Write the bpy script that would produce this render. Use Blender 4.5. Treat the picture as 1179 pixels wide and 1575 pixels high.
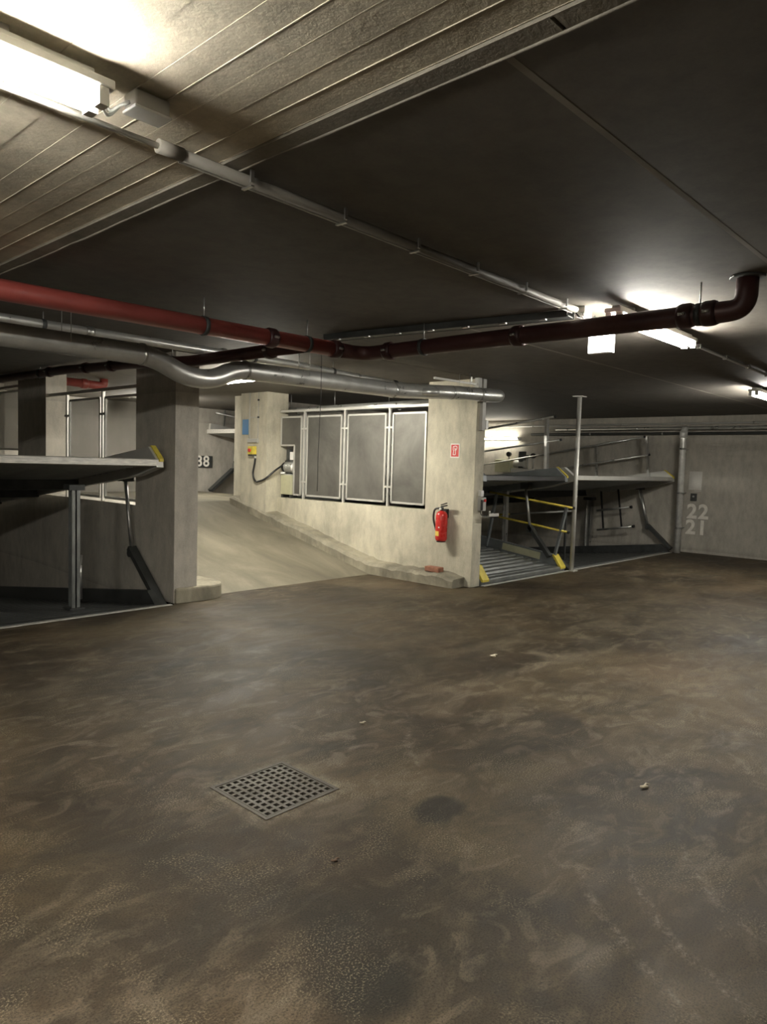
import bpy, math, random
from mathutils import Vector, Matrix
random.seed(7)
for o in list(bpy.data.objects): bpy.data.objects.remove(o, do_unlink=True)
scene = bpy.context.scene
col = scene.collection

# ------------------------------------------------------------------ camera
# world: X runs along the lamp rail, Y along the ramp, Z up; metres
yaw, pitch, roll = (math.radians(a) for a in (42.88, 3.82, 1.713))
fw = Vector((math.cos(yaw)*math.cos(pitch), math.sin(yaw)*math.cos(pitch), -math.sin(pitch)))
rt = Vector((math.sin(yaw), -math.cos(yaw), 0.0)); up = rt.cross(fw)
r2 = rt*math.cos(roll) + up*math.sin(roll); u2 = -rt*math.sin(roll) + up*math.cos(roll)
cam_data = bpy.data.cameras.new('camera'); cam = bpy.data.objects.new('camera', cam_data); col.objects.link(cam)
cam.matrix_world = Matrix(((r2.x, u2.x, -fw.x, 0), (r2.y, u2.y, -fw.y, 0), (r2.z, u2.z, -fw.z, 1.6), (0, 0, 0, 1)))
cam_data.sensor_fit = 'VERTICAL'; cam_data.sensor_height = 36; cam_data.lens = 36*1099.5/1575
cam_data.clip_start = 0.05
scene.camera = cam
# ------------------------------------------------------------------ world, exposure
w = bpy.data.worlds.new('underground'); scene.world = w; w.use_nodes = True
w.node_tree.nodes['Background'].inputs[0].default_value = (0, 0, 0, 1)
vs = scene.view_settings
vs.view_transform = 'Standard'; vs.look = 'None'; vs.gamma = 1; vs.use_curve_mapping = False
vs.exposure = 0.4
TUBE = 190.0          # emission strength of a fluorescent tube

# ------------------------------------------------------------------ materials
def nodes_of(name):
    m = bpy.data.materials.new(name); m.use_nodes = True
    nt = m.node_tree; return m, nt, nt.nodes['Principled BSDF'], nt.nodes['Material Output']
def N(nt, t, **kw):
    n = nt.nodes.new(t)
    for k, v in kw.items():
        if k in n.inputs: n.inputs[k].default_value = v
        else: setattr(n, k, v)
    return n
def ramp(nt, src, stops):
    r = nt.nodes.new('ShaderNodeValToRGB'); e = r.color_ramp.elements
    while len(e) < len(stops): e.new(0.5)
    for q, (p, c) in zip(e, stops): q.position = p; q.color = (*c, 1) if len(c) == 3 else c
    nt.links.new(src, r.inputs[0]); return r.outputs[0]
def mixc(nt, fac, a, b, mode='MIX'):
    m = nt.nodes.new('ShaderNodeMix'); m.data_type = 'RGBA'; m.blend_type = mode
    for i, v in ((0, fac), (6, a), (7, b)):
        if isinstance(v, (int, float)): m.inputs[i].default_value = v
        elif isinstance(v, tuple): m.inputs[i].default_value = (*v, 1)
        else: nt.links.new(v, m.inputs[i])
    return m.outputs[2]
def math_n(nt, op, a, b=None):
    m = nt.nodes.new('ShaderNodeMath'); m.operation = op
    for i, v in ((0, a), (1, b)):
        if v is None: continue
        if isinstance(v, (int, float)): m.inputs[i].default_value = v
        else: nt.links.new(v, m.inputs[i])
    return m.outputs[0]
def world_pos(nt): return nt.nodes.new('ShaderNodeNewGeometry').outputs['Position']
def mapped(nt, src, scale=(1, 1, 1), loc=(0, 0, 0), rz=0):
    m = nt.nodes.new('ShaderNodeMapping'); m.inputs['Scale'].default_value = scale
    m.inputs['Location'].default_value = loc; m.inputs['Rotation'].default_value = (0, 0, rz)
    nt.links.new(src, m.inputs[0]); return m.outputs[0]
def noise(nt, vec, scale, detail=4, rough=0.55, dist=0.0):
    n = N(nt, 'ShaderNodeTexNoise', Scale=scale, Detail=detail, Roughness=rough, Distortion=dist)
    nt.links.new(vec, n.inputs['Vector']); return n.outputs['Fac']
def bump(nt, bsdf, h, strength, dist=0.01):
    b = N(nt, 'ShaderNodeBump', Strength=strength, Distance=dist)
    nt.links.new(h, b.inputs['Height']); nt.links.new(b.outputs[0], bsdf.inputs['Normal'])
def C(*c): return tuple(c)

def concrete(name, base, var=0.25, rough=0.85, stain=0.35, lines=None, bmp=.35):
    m, nt, b, out = nodes_of(name)
    p = world_pos(nt)
    d = tuple(x*(1-var) for x in base); l = tuple(min(1, x*(1+var*0.6)) for x in base)
    big = noise(nt, p, 1.1, 5, 0.6, 0.4)
    c = ramp(nt, big, [(0.3, d), (0.5, base), (0.72, l)])
    med = noise(nt, mapped(nt, p, (5, 5, 2.2)), 1.6, 6, 0.7)
    c = mixc(nt, 0.5, c, ramp(nt, med, [(0.3, (0.45,)*3), (0.6, (0.95,)*3)]), 'MULTIPLY')
    st = ramp(nt, noise(nt, mapped(nt, p, (2.2, 2.2, 0.55), (3, 1, 0)), 1.5, 5, 0.62), [(0.52, (0, 0, 0)), (0.72, (1, 1, 1))])
    c = mixc(nt, math_n(nt, 'MULTIPLY', st, stain), c, tuple(x*0.45 for x in base))
    fine = noise(nt, p, 60, 3, 0.6)
    c = mixc(nt, 0.25, c, ramp(nt, fine, [(0.3, (0.6,)*3), (0.7, (1,)*3)]), 'MULTIPLY')
    h = math_n(nt, 'ADD', math_n(nt, 'MULTIPLY', fine, 0.35), med)
    if lines:
        wv = N(nt, 'ShaderNodeTexWave', Scale=lines, Distortion=0.6, Detail=1.0); wv.bands_direction = 'Z'; wv.wave_profile = 'SAW'
        nt.links.new(p, wv.inputs['Vector'])
        g = ramp(nt, wv.outputs['Fac'], [(0.0, (0,)*3), (0.03, (1,)*3)])
        c = mixc(nt, 0.35, c, mixc(nt, 0.5, g, (1, 1, 1)), 'MULTIPLY')
        h = math_n(nt, 'ADD', h, g)
    nt.links.new(c, b.inputs['Base Color']); b.inputs['Roughness'].default_value = rough
    bump(nt, b, h, bmp, 0.012)
    return m
def simple(name, base, rough=0.5, metal=0.0, var=0.15, scale=6.0, bmp=0.1, stretch=(1, 1, 1)):
    m, nt, b, out = nodes_of(name)
    tc = nt.nodes.new('ShaderNodeTexCoord').outputs['Object']
    n = noise(nt, mapped(nt, tc, stretch), scale, 5, 0.6)
    nt.links.new(ramp(nt, n, [(0.3, tuple(x*(1-var) for x in base)), (0.7, tuple(min(1, x*(1+var)) for x in base))]), b.inputs['Base Color'])
    b.inputs['Metallic'].default_value = metal
    rr = ramp(nt, n, [(0.3, (max(0, rough-0.08),)*3), (0.7, (min(1, rough+0.1),)*3)])
    nt.links.new(rr, b.inputs['Roughness'])
    if bmp: bump(nt, b, n, bmp, 0.004)
    return m
def emissive(name, colr, strength):
    m, nt, b, out = nodes_of(name)
    b.inputs['Base Color'].default_value = (0.9, 0.9, 0.9, 1)
    b.inputs['Emission Color'].default_value = (*colr, 1); b.inputs['Emission Strength'].default_value = strength
    return m

def floor_material():
    m, nt, b, out = nodes_of('mastic_floor')
    p = world_pos(nt)
    A = noise(nt, mapped(nt, p, (1, 1, 1), (4.2, 1.7, 0)), 0.7, 6, 0.62, 0.8)
    c = ramp(nt, A, [(0.32, (0.024, 0.018, 0.011)), (0.45, (0.048, 0.036, 0.021)), (0.57, (0.078, 0.058, 0.032)), (0.70, (0.115, 0.086, 0.050))])
    hue = ramp(nt, noise(nt, mapped(nt, p, (1, 1, 1), (11, 5, 0)), .8, 4), [(.38, (0,)*3), (.62, (1,)*3)])
    c = mixc(nt, math_n(nt, 'MULTIPLY', hue, .45), c, mixc(nt, 1.0, c, (1.0, .86, .92), 'MULTIPLY'))
    # swirled worn patches left by turning tyres
    S = noise(nt, mapped(nt, p, (1.0, 2.0, 1), (0, 0, 0), 0.5), 1.6, 8, 0.68, 1.0)
    far = ramp(nt, noise(nt, mapped(nt, p, (1, 1, 1), (9.4, 3.3, 0)), 0.4, 3), [(0.36, (0.2,)*3), (0.58, (1,)*3)])
    sw = math_n(nt, 'MULTIPLY', ramp(nt, S, [(0.50, (0,)*3), (0.64, (1,)*3)]), far)
    c = mixc(nt, math_n(nt, 'MULTIPLY', sw, 0.65), c, (0.175, 0.142, 0.098))
    S2 = noise(nt, mapped(nt, p, (1.0, 1.8, 1), (2, 6, 0), -0.3), 3.4, 7, 0.62, 1.3)
    sw2 = math_n(nt, 'MULTIPLY', ramp(nt, S2, [(0.52, (0,)*3), (0.64, (1,)*3)]), far)
    c = mixc(nt, math_n(nt, 'MULTIPLY', sw2, 0.65), c, (0.185, 0.150, 0.105))
    D = ramp(nt, noise(nt, mapped(nt, p, (1, 1.6, 1), (7, 2, 0), -0.4), 1.2, 7, 0.66, 0.9), [(0.52, (0,)*3), (0.66, (1,)*3)])
    c = mixc(nt, math_n(nt, 'MULTIPLY', D, 0.7), c, (0.030, 0.024, 0.017))
    D2 = ramp(nt, S2, [(0.34, (1,)*3), (0.45, (0,)*3)])
    c = mixc(nt, math_n(nt, 'MULTIPLY', D2, 0.35), c, (0.045, 0.037, 0.027))
    sep = nt.nodes.new('ShaderNodeSeparateXYZ'); nt.links.new(p, sep.inputs[0])
    wob = noise(nt, p, 5.0, 4)
    def ell(cx, cy, rx, ry, soft=0.35):
        dx = math_n(nt, 'DIVIDE', math_n(nt, 'SUBTRACT', sep.outputs[0], cx), rx)
        dy = math_n(nt, 'DIVIDE', math_n(nt, 'SUBTRACT', sep.outputs[1], cy), ry)
        r = math_n(nt, 'SQRT', math_n(nt, 'ADD', math_n(nt, 'POWER', math_n(nt, 'ABSOLUTE', dx), 2), math_n(nt, 'POWER', math_n(nt, 'ABSOLUTE', dy), 2)))
        r = math_n(nt, 'ADD', r, math_n(nt, 'MULTIPLY', math_n(nt, 'SUBTRACT', wob, 0.5), 0.8))
        return ramp(nt, r, [(1-soft, (1,)*3), (1.0, (0,)*3)])
    for (x, y, rx, ry, k) in ((2.58, 1.99, .17, .13, .9), (1.53, 1.40, .16, .15, .85), (1.72, 1.72, .03, .03, .8), (3.2, 1.15, .06, .05, .5)):
        c = mixc(nt, math_n(nt, 'MULTIPLY', ell(x, y, rx, ry), k), c, (0.022, 0.018, 0.013))
    # pale mortar bed around the gully
    gx = math_n(nt, 'ABSOLUTE', math_n(nt, 'SUBTRACT', sep.outputs[0], 2.16)); gy = math_n(nt, 'ABSOLUTE', math_n(nt, 'SUBTRACT', sep.outputs[1], 2.68))
    gd = math_n(nt, 'ADD', math_n(nt, 'MAXIMUM', gx, gy), math_n(nt, 'MULTIPLY', math_n(nt, 'SUBTRACT', wob, .5), .12))
    gm = math_n(nt, 'MULTIPLY', ramp(nt, gd, [(.225, (1,)*3), (.30, (0,)*3)]), ramp(nt, noise(nt, p, 14, 5, .7), [(.40, (0,)*3), (.62, (1,)*3)]))
    c = mixc(nt, math_n(nt, 'MULTIPLY', gm, .7), c, (0.27, 0.235, 0.165))
    # pale curved scrapes from steering wheels
    for (x, y, r, wd, k, ax, ay) in ((3.35, 0.15, 1.15, .035, .55, 2.45, .95), (3.55, 0.05, 1.55, .03, .4, 2.35, .95), (3.5, 0.2, .95, .025, .4, 2.75, .9), (4.5, 1.2, 2.0, .03, .35, 3.0, 2.6)):
        dx = math_n(nt, 'SUBTRACT', sep.outputs[0], x); dy = math_n(nt, 'SUBTRACT', sep.outputs[1], y)
        rr = math_n(nt, 'SQRT', math_n(nt, 'ADD', math_n(nt, 'MULTIPLY', dx, dx), math_n(nt, 'MULTIPLY', dy, dy)))
        rr = math_n(nt, 'ADD', rr, math_n(nt, 'MULTIPLY', math_n(nt, 'SUBTRACT', wob, .5), .05))
        band = ramp(nt, math_n(nt, 'DIVIDE', math_n(nt, 'ABSOLUTE', math_n(nt, 'SUBTRACT', rr, r)), wd), [(0, (1,)*3), (1, (0,)*3)])
        spot = ell(ax, ay, .75, .6, .7)
        grit = ramp(nt, noise(nt, p, 17, 7, .85), [(.47, (0,)*3), (.62, (1,)*3)])
        f = math_n(nt, 'MULTIPLY', math_n(nt, 'MULTIPLY', band, spot), math_n(nt, 'MULTIPLY', grit, k*1.25))
        c = mixc(nt, f, c, (0.36, 0.31, 0.24))
    g1 = noise(nt, p, 130, 3, 0.75)
    c = mixc(nt, 0.9, c, ramp(nt, g1, [(0.32, (0.18,)*3), (0.5, (0.82,)*3), (0.66, (1,)*3)]), 'MULTIPLY')
    patch = ramp(nt, noise(nt, mapped(nt, p, (1, 1, 1), (1.3, 8, 0)), 2.1, 6, .68, .6), [(.50, (0,)*3), (.60, (1,)*3)])
    sparkle = math_n(nt, 'MULTIPLY', ramp(nt, noise(nt, p, 130, 3, .7), [(.54, (0,)*3), (.63, (1,)*3)]), math_n(nt, 'MULTIPLY', patch, .6))
    c = mixc(nt, sparkle, c, (0.26, 0.22, 0.145))
    nt.links.new(c, b.inputs['Base Color'])
    nt.links.new(ramp(nt, S, [(0.35, (0.50,)*3), (0.7, (0.72,)*3)]), b.inputs['Roughness'])
    b.inputs['Specular IOR Level'].default_value = 0.22
    bump(nt, b, math_n(nt, 'ADD', math_n(nt, 'MULTIPLY', g1, .6), math_n(nt, 'MULTIPLY', S, 1.2)), 0.25, 0.008)
    return m
def ramp_floor_material():
    m, nt, b, out = nodes_of('ramp_screed')
    p = world_pos(nt)
    A = noise(nt, mapped(nt, p, (1, .35, 1)), 1.6, 6, 0.62, .5)
    c = ramp(nt, A, [(0.3, (0.10, 0.088, 0.060)), (0.5, (0.155, 0.138, 0.096)), (0.72, (0.24, 0.215, 0.155))])
    f = noise(nt, p, 70, 3)
    c = mixc(nt, .3, c, ramp(nt, f, [(.3, (.6,)*3), (.7, (1,)*3)]), 'MULTIPLY')
    nt.links.new(c, b.inputs['Base Color']); b.inputs['Roughness'].default_value = .7
    bump(nt, b, math_n(nt, 'ADD', f, A), .25, .01)
    return m
def perforated(name, open_=.26):
    m, nt, b, out = nodes_of(name)
    p = world_pos(nt)
    n = noise(nt, mapped(nt, p, (1, 1, 1)), 1.8, 5, .65, .5)
    nt.links.new(ramp(nt, n, [(.3, (.15, .145, .13)), (.7, (.26, .25, .225))]), b.inputs['Base Color'])
    b.inputs['Metallic'].default_value = .55; b.inputs['Roughness'].default_value = .5
    bump(nt, b, noise(nt, p, 140, 1), .3, .003)
    t = nt.nodes.new('ShaderNodeBsdfTransparent'); mx = nt.nodes.new('ShaderNodeMixShader'); mx.inputs[0].default_value = open_
    nt.links.new(b.outputs[0], mx.inputs[1]); nt.links.new(t.outputs[0], mx.inputs[2]); nt.links.new(mx.outputs[0], out.inputs[0])
    return m
def mat_notice():
    m, nt, b, out = nodes_of('printed_notice')
    tc = nt.nodes.new('ShaderNodeTexCoord').outputs['Generated']
    wv = N(nt, 'ShaderNodeTexWave', Scale=9.0, Distortion=3.0, Detail=2.0); wv.bands_direction = 'Z'
    nt.links.new(tc, wv.inputs['Vector'])
    nt.links.new(ramp(nt, wv.outputs['Fac'], [(.3, (.34, .32, .29)), (.55, (.82, .80, .74))]), b.inputs['Base Color'])
    b.inputs['Roughness'].default_value = .5
    return m

M = {}
M['floor'] = floor_material()
M['ramp'] = ramp_floor_material()
M['wall'] = concrete('cast_concrete', (0.58, 0.54, 0.425), .26, .85, .5, lines=.11)
M['wall_grey'] = concrete('grey_concrete', (0.50, 0.465, 0.40), .14, .8, .25, lines=.13)
M['kerb'] = concrete('kerb_concrete', (0.33, 0.30, 0.225), .5, .9, .8)
M['slab'] = concrete('board_marked_slab', (0.58, 0.52, 0.405), .22, .9, .3)
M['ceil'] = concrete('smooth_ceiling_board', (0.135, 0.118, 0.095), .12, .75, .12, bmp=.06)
M['mortar'] = concrete('mortar_strip', (0.27, 0.245, 0.20), .25, .9, .4)
M['zinc'] = simple('galvanised_steel', (.50, .50, .48), .33, .9, .14, 9, .06)
M['duct'] = simple('bright_duct_steel', (.60, .60, .57), .33, .7, .12, 7, .04)
M['bright_zinc'] = simple('bright_zinc_sheet', (.74, .73, .69), .35, .3, .18, 12, .05)
M['frame'] = simple('pale_grey_steel', (.55, .54, .50), .45, .35, .08, 6, .03)
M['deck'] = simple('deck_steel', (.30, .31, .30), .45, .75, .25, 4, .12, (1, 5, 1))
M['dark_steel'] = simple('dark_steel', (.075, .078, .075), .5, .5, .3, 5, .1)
M['blue_steel'] = simple('blue_grey_steel', (.22, .235, .24), .5, .5, .2, 4, .08)
M['worn_edge'] = simple('worn_bright_edge', (.62, .60, .55), .5, .3, .35, 7, .15, (1, 6, 6))
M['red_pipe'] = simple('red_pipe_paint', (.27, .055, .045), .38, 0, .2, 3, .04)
M['dark_pipe'] = simple('dark_red_backlit_pipe', (.060, .022, .020), .42, .1, .2, 3, .04)  # backlit silhouette of the main's right run put into the colour; branch shares it
M['coupling'] = simple('dark_red_coupling', (.045, .018, .017), .4, .2, .2, 5, .05)
M['yellow'] = simple('yellow_paint', (.62, .50, .07), .5, 0, .25, 8, .05)
M['white'] = simple('white_enamel', (.78, .78, .75), .4, 0, .05, 5, 0)
M['trunk'] = simple('dusty_trunking', (.19, .175, .15), .6, 0, .1, 5, 0)
M['joint'] = simple('pale_joint_filler', (.24, .22, .185), .9, 0, .2, 4, 0)
M['plastic'] = simple('grey_plastic', (.42, .41, .38), .5, 0, .08, 5, 0)
M['black'] = simple('black_rubber', (.015, .015, .015), .45, 0, .2, 5, 0)
M['ext_red'] = simple('extinguisher_red', (.55, .03, .025), .28, 0, .06, 4, 0)
M['sign_red'] = simple('sign_red', (.58, .035, .03), .45, 0, .05, 4, 0)
M['sign_white'] = simple('sign_white', (.82, .80, .76), .45, 0, .04, 4, 0)
M['sign_blue'] = simple('sign_blue', (.06, .20, .42), .45, 0, .08, 4, 0)
M['label_yellow'] = simple('label_yellow', (.75, .52, .10), .5, 0, .05, 4, 0)
M['brick'] = simple('clay_brick', (.27, .12, .075), .9, 0, .25, 20, .3)
M['paint'] = simple('white_wall_paint', (.80, .77, .70), .7, 0, .12, 14, .05)
M['beige'] = simple('beige_tank_paint', (.50, .49, .33), .45, .1, .1, 6, .03)
M['iron'] = simple('cast_iron', (.085, .074, .06), .55, .5, .25, 9, .15)
M['tank_dark'] = simple('dark_sump', (.02, .018, .015), .9, 0, .2, 5, 0)
M['litter'] = simple('pale_litter', (.62, .55, .42), .8, 0, .2, 9, .1)
M['pebble'] = simple('dark_pebble', (.10, .06, .04), .8, 0, .2, 9, .1)
M['perf'] = perforated('perforated_zinc')
M['perf_brightened'] = perforated('brightened_perforated_zinc', .55)  # same mesh sheet, made clearer so the left screens look brighter
M['notice'] = mat_notice()
M['tube'] = emissive('lit_tube', (1.0, .965, .87), TUBE)
M['tube_weak'] = emissive('lit_single_tube', (1.0, .955, .82), TUBE*.3)
M['tube_strong'] = emissive('lit_ramp_tube', (1.0, .955, .83), TUBE*1.35)
M['exit'] = emissive('lit_exit_panel', (1.0, 1.0, .97), 9.0)

# ------------------------------------------------------------------ mesh helpers
class MB:
    def __init__(s): s.v = []; s.f = []; s.sm = []
    def add(s, vs_, fs, smooth=False):
        k = len(s.v); s.v += [tuple(q) for q in vs_]
        for f in fs: s.f.append([i+k for i in f]); s.sm.append(smooth)
        return s
    def box(s, x0, x1, y0, y1, z0, z1):
        v = [(x, y, z) for z in (z0, z1) for y in (y0, y1) for x in (x0, x1)]
        return s.add(v, [(0, 2, 3, 1), (4, 5, 7, 6), (0, 1, 5, 4), (2, 6, 7, 3), (0, 4, 6, 2), (1, 3, 7, 5)])
    def prism(s, poly, axis, a0, a1):
        # poly: 2-D outline; axis 'x': (y,z), 'y': (x,z), 'z': (x,y)
        def P(p, a): return {'x': (a, p[0], p[1]), 'y': (p[0], a, p[1]), 'z': (p[0], p[1], a)}[axis]
        n = len(poly); v = [P(p, a0) for p in poly]+[P(p, a1) for p in poly]
        fs = [tuple(range(n))[::-1], tuple(range(n, 2*n))]+[(i, (i+1) % n, n+(i+1) % n, n+i) for i in range(n)]
        return s.add(v, fs)
    def bar(s, p0, p1, w_, h, upv=(0, 0, 1)):
        p0, p1 = Vector(p0), Vector(p1); d = (p1-p0).normalized(); a = d.cross(Vector(upv))
        if a.length < 1e-4: a = d.cross(Vector((1, 0, 0)))
        a.normalize(); b = a.cross(d)
        v = [p+a*sx*w_/2+b*sy*h/2 for p in (p0, p1) for sx, sy in ((-1, -1), (1, -1), (1, 1), (-1, 1))]
        return s.add(v, [(3, 2, 1, 0), (4, 5, 6, 7)]+[(i, (i+1) % 4, 4+(i+1) % 4, 4+i) for i in range(4)])
    def tube(s, pts, r, n=12, cap=True):
        pts = [Vector(p) for p in pts]; rs = r if isinstance(r, (list, tuple)) else [r]*len(pts)
        d0 = (pts[1]-pts[0]).normalized(); a = d0.orthogonal().normalized(); rings = []
        for i, p in enumerate(pts):
            d = (pts[min(i+1, len(pts)-1)]-pts[max(i-1, 0)]).normalized()
            a = (a-d*a.dot(d)).normalized(); b = d.cross(a)
            rings.append([p+(a*math.cos(t)+b*math.sin(t))*rs[i] for t in [2*math.pi*k/n for k in range(n)]])
        k = len(s.v); s.v += [tuple(q) for rg in rings for q in rg]
        for i in range(len(pts)-1):
            for j in range(n):
                s.f.append([k+i*n+j, k+i*n+(j+1) % n, k+(i+1)*n+(j+1) % n, k+(i+1)*n+j]); s.sm.append(True)
        if cap:
            s.f.append([k+j for j in range(n)][::-1]); s.sm.append(False)
            s.f.append([k+(len(pts)-1)*n+j for j in range(n)]); s.sm.append(False)
        return s
    def build(s, name, mat, parent=None, origin=None, bevel=0):
        """vertices are given in world space; origin is where the object's own origin goes"""
        base = Vector((0, 0, 0))
        q = parent
        while q is not None: base += q.location; q = q.parent
        o_ = Vector(origin) if origin is not None else base
        me = bpy.data.meshes.new(name); me.from_pydata([tuple(Vector(v)-o_) for v in s.v], [], s.f)
        me.polygons.foreach_set('use_smooth', s.sm); me.materials.append(M[mat]); me.update()
        import bmesh
        bm = bmesh.new(); bm.from_mesh(me); bmesh.ops.recalc_face_normals(bm, faces=bm.faces); bm.to_mesh(me); bm.free()
        ob = bpy.data.objects.new(name, me); col.objects.link(ob); ob.location = o_-base
        if parent: ob.parent = parent
        if bevel:
            md = ob.modifiers.new('bevel', 'BEVEL'); md.width = bevel; md.segments = 2; md.limit_method = 'ANGLE'
        return ob
def tag(o, label=None, cat=None, group=None, kind=None):
    if label: o['label'] = label
    if cat: o['category'] = cat
    if group: o['group'] = group
    if kind: o['kind'] = kind
    return o
def thing(name, loc, label, cat, group=None):
    e = bpy.data.objects.new(name, None); col.objects.link(e); e.location = loc; e.empty_display_size = .1
    return tag(e, label, cat, group)
def struct(o, label=None): return tag(o, label=label, kind='structure')
def share(name, me, loc, parent, rot=(0, 0, 0)):
    o = bpy.data.objects.new(name, me); col.objects.link(o); o.parent = parent; o.location = loc; o.rotation_euler = rot
    return o
def fillet(pts, r, n=7):
    pts = [Vector(p) for p in pts]; out = [pts[0]]
    for a, b, c in zip(pts, pts[1:], pts[2:]):
        d1 = (a-b); d2 = (c-b); l = min(r, d1.length*.49, d2.length*.49)
        p, q = b+d1.normalized()*l, b+d2.normalized()*l
        for i in range(n+1):
            t = i/n; out.append(p*(1-t)**2+b*2*t*(1-t)+q*t*t)
    out.append(pts[-1]); return out
def text_mesh(name, body, size, mat, mw, extrude=.002, offset=.0, spacing=1.0):
    cu = bpy.data.curves.new(name, 'FONT'); cu.body = body; cu.size = size; cu.extrude = extrude; cu.offset = offset
    cu.align_x = 'CENTER'; cu.align_y = 'CENTER'; cu.space_character = spacing
    t = bpy.data.objects.new(name, cu); col.objects.link(t)
    bpy.context.view_layer.update()
    me = bpy.data.meshes.new_from_object(t.evaluated_get(bpy.context.evaluated_depsgraph_get()))
    bpy.data.objects.remove(t, do_unlink=True)
    me.materials.clear(); me.materials.append(M[mat])
    o = bpy.data.objects.new(name, me); col.objects.link(o); o.matrix_world = mw
    return o
FACE_MX = Matrix(((0, 0, -1), (-1, 0, 0), (0, 1, 0))).to_4x4()    # text on a wall facing -X
FACE_MY = Matrix(((1, 0, 0), (0, 0, -1), (0, 1, 0))).to_4x4()     # text on a wall facing -Y

# ================================================================== structure
ZC = 2.75           # underside of the smooth ceiling
GX0, GX1, GY0, GY1 = 1.935, 2.385, 2.455, 2.90    # floor gully opening
RZ, RY0, RY1 = .86, 7.15, 10.8                     # ramp rise
def ramp_z(y): return 0 if y < RY0 else min(RZ, RZ*(y-RY0)/(RY1-RY0))

# floor: cells on a grid, leaving out the gully and the lift pits
mb = MB()
xs = [-6, GX0, GX1, 4.16, 4.45, 7.7, 7.9, 14.8]; ys = [-5, GY0, GY1, 5.5, 6.93, RY0]
for i in range(len(xs)-1):
    for j in range(len(ys)-1):
        x0, x1, y0, y1 = xs[i], xs[i+1], ys[j], ys[j+1]
        if (x0, y0) == (GX0, GY0): continue
        if x0 >= 7.7 and y0 >= 5.5: continue
        if x1 <= 4.16 and y0 >= 6.93: continue
        mb.add([(x0, y0, 0), (x1, y0, 0), (x1, y1, 0), (x0, y1, 0)], [(0, 1, 2, 3)])
struct(mb.build('floor', 'floor'), 'brown mastic floor of the parking aisle')
mb = MB()
yy = [RY0+(RY1-RY0)*i/24 for i in range(25)]
for a, b in zip(yy, yy[1:]): mb.add([(4.45, a, ramp_z(a)), (7.7, a, ramp_z(a)), (7.7, b, ramp_z(b)), (4.45, b, ramp_z(b))], [(0, 1, 2, 3)])
mb.add([(4.45, RY1, RZ), (9.1, RY1, RZ), (9.1, 14.2, RZ), (4.45, 14.2, RZ)], [(0, 1, 2, 3)])
struct(mb.build('floor_ramp', 'ramp'), 'pale concrete ramp rising between the two walls')
# pits under the lifts
mb = MB(); mb.box(-.6, 4.16, 6.93, 12.8, -1.5, -1.45); mb.box(-.6, 4.16, 6.88, 6.93, -1.5, -.001)
struct(mb.build('floor_pit_left', 'wall_grey'))
mb = MB(); mb.box(7.9, 14.8, 5.5, 10.9, -1.5, -1.45); mb.box(7.9, 14.8, 5.45, 5.5, -1.5, -.001)
struct(mb.build('floor_pit_right', 'wall_grey'))
mb = MB(); mb.box(9.1, 14.8, 10.9, 14.2, -.6, -.55); mb.box(9.05, 9.1, 10.9, 14.2, -.6, RZ-.001)
struct(mb.build('floor_pit_far', 'wall_grey'))

# ceiling: bare board-marked slab over the camera, lower smooth boards beyond
mb = MB(); mb.box(-6, 15, -5, 14.4, 2.80, 2.95)
ceil = struct(mb.build('ceiling', 'slab'), 'concrete ceiling slab over the garage')
x = -2.6
while x < 1.635:
    wd = random.uniform(.085, .135); x1 = min(x+wd, 1.65)
    drop = random.uniform(.0, .0035)
    MB().box(x+.0004, x1-.0004, -5, 12.8, 2.757+drop, 2.801).build('board_strip', 'slab', ceil)
    if random.random() < .45:
        fx = x1-.004
        MB().bar((fx, -5, 2.7585), (fx, 12.8, 2.7585), .003, random.uniform(.003, .008)).build('concrete_fin', 'slab', ceil)
    x = x1
MB().box(-6, -2.6, -5, 12.8, 2.759, 2.801).build('slab_field', 'slab', ceil)
MB().box(1.65, 1.655, -5, 12.8, ZC-.004, 2.801).build('edge_flashing', 'mortar', ceil)
for (y0, y1) in ((-5, 1.0), (1.012, 5.6), (5.61, 12.8)):
    MB().box(1.655, 1.73, y0, y1, ZC-.004, 2.801).build('mortar_strip', 'mortar', ceil)
for (x0, x1, y0, y1) in ((1.732, 14.95, -5, 1.185), (1.732, 14.95, 1.2, 5.48), (1.732, 14.95, 5.492, 14.4)):
    MB().box(x0, x1, y0, y1, ZC, 2.801).build('ceiling_board', 'ceil', ceil)
MB().box(1.74, 14.9, 1.18, 1.205, ZC-.0006, ZC+.01).build('joint_strip', 'joint', ceil)
MB().box(4.6, 14.9, 3.62, 3.65, ZC-.0006, ZC+.01).build('joint_strip', 'joint', ceil)
# ridge of mortar along the joint
mb = MB(); pts = [(1.727+random.uniform(-.006, .006), -5+i*.2, ZC-.004) for i in range(90)]
mb.tube(pts, [random.uniform(.003, .008) for _ in pts], 6); mb.build('mortar_ridge', 'mortar', ceil)

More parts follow.
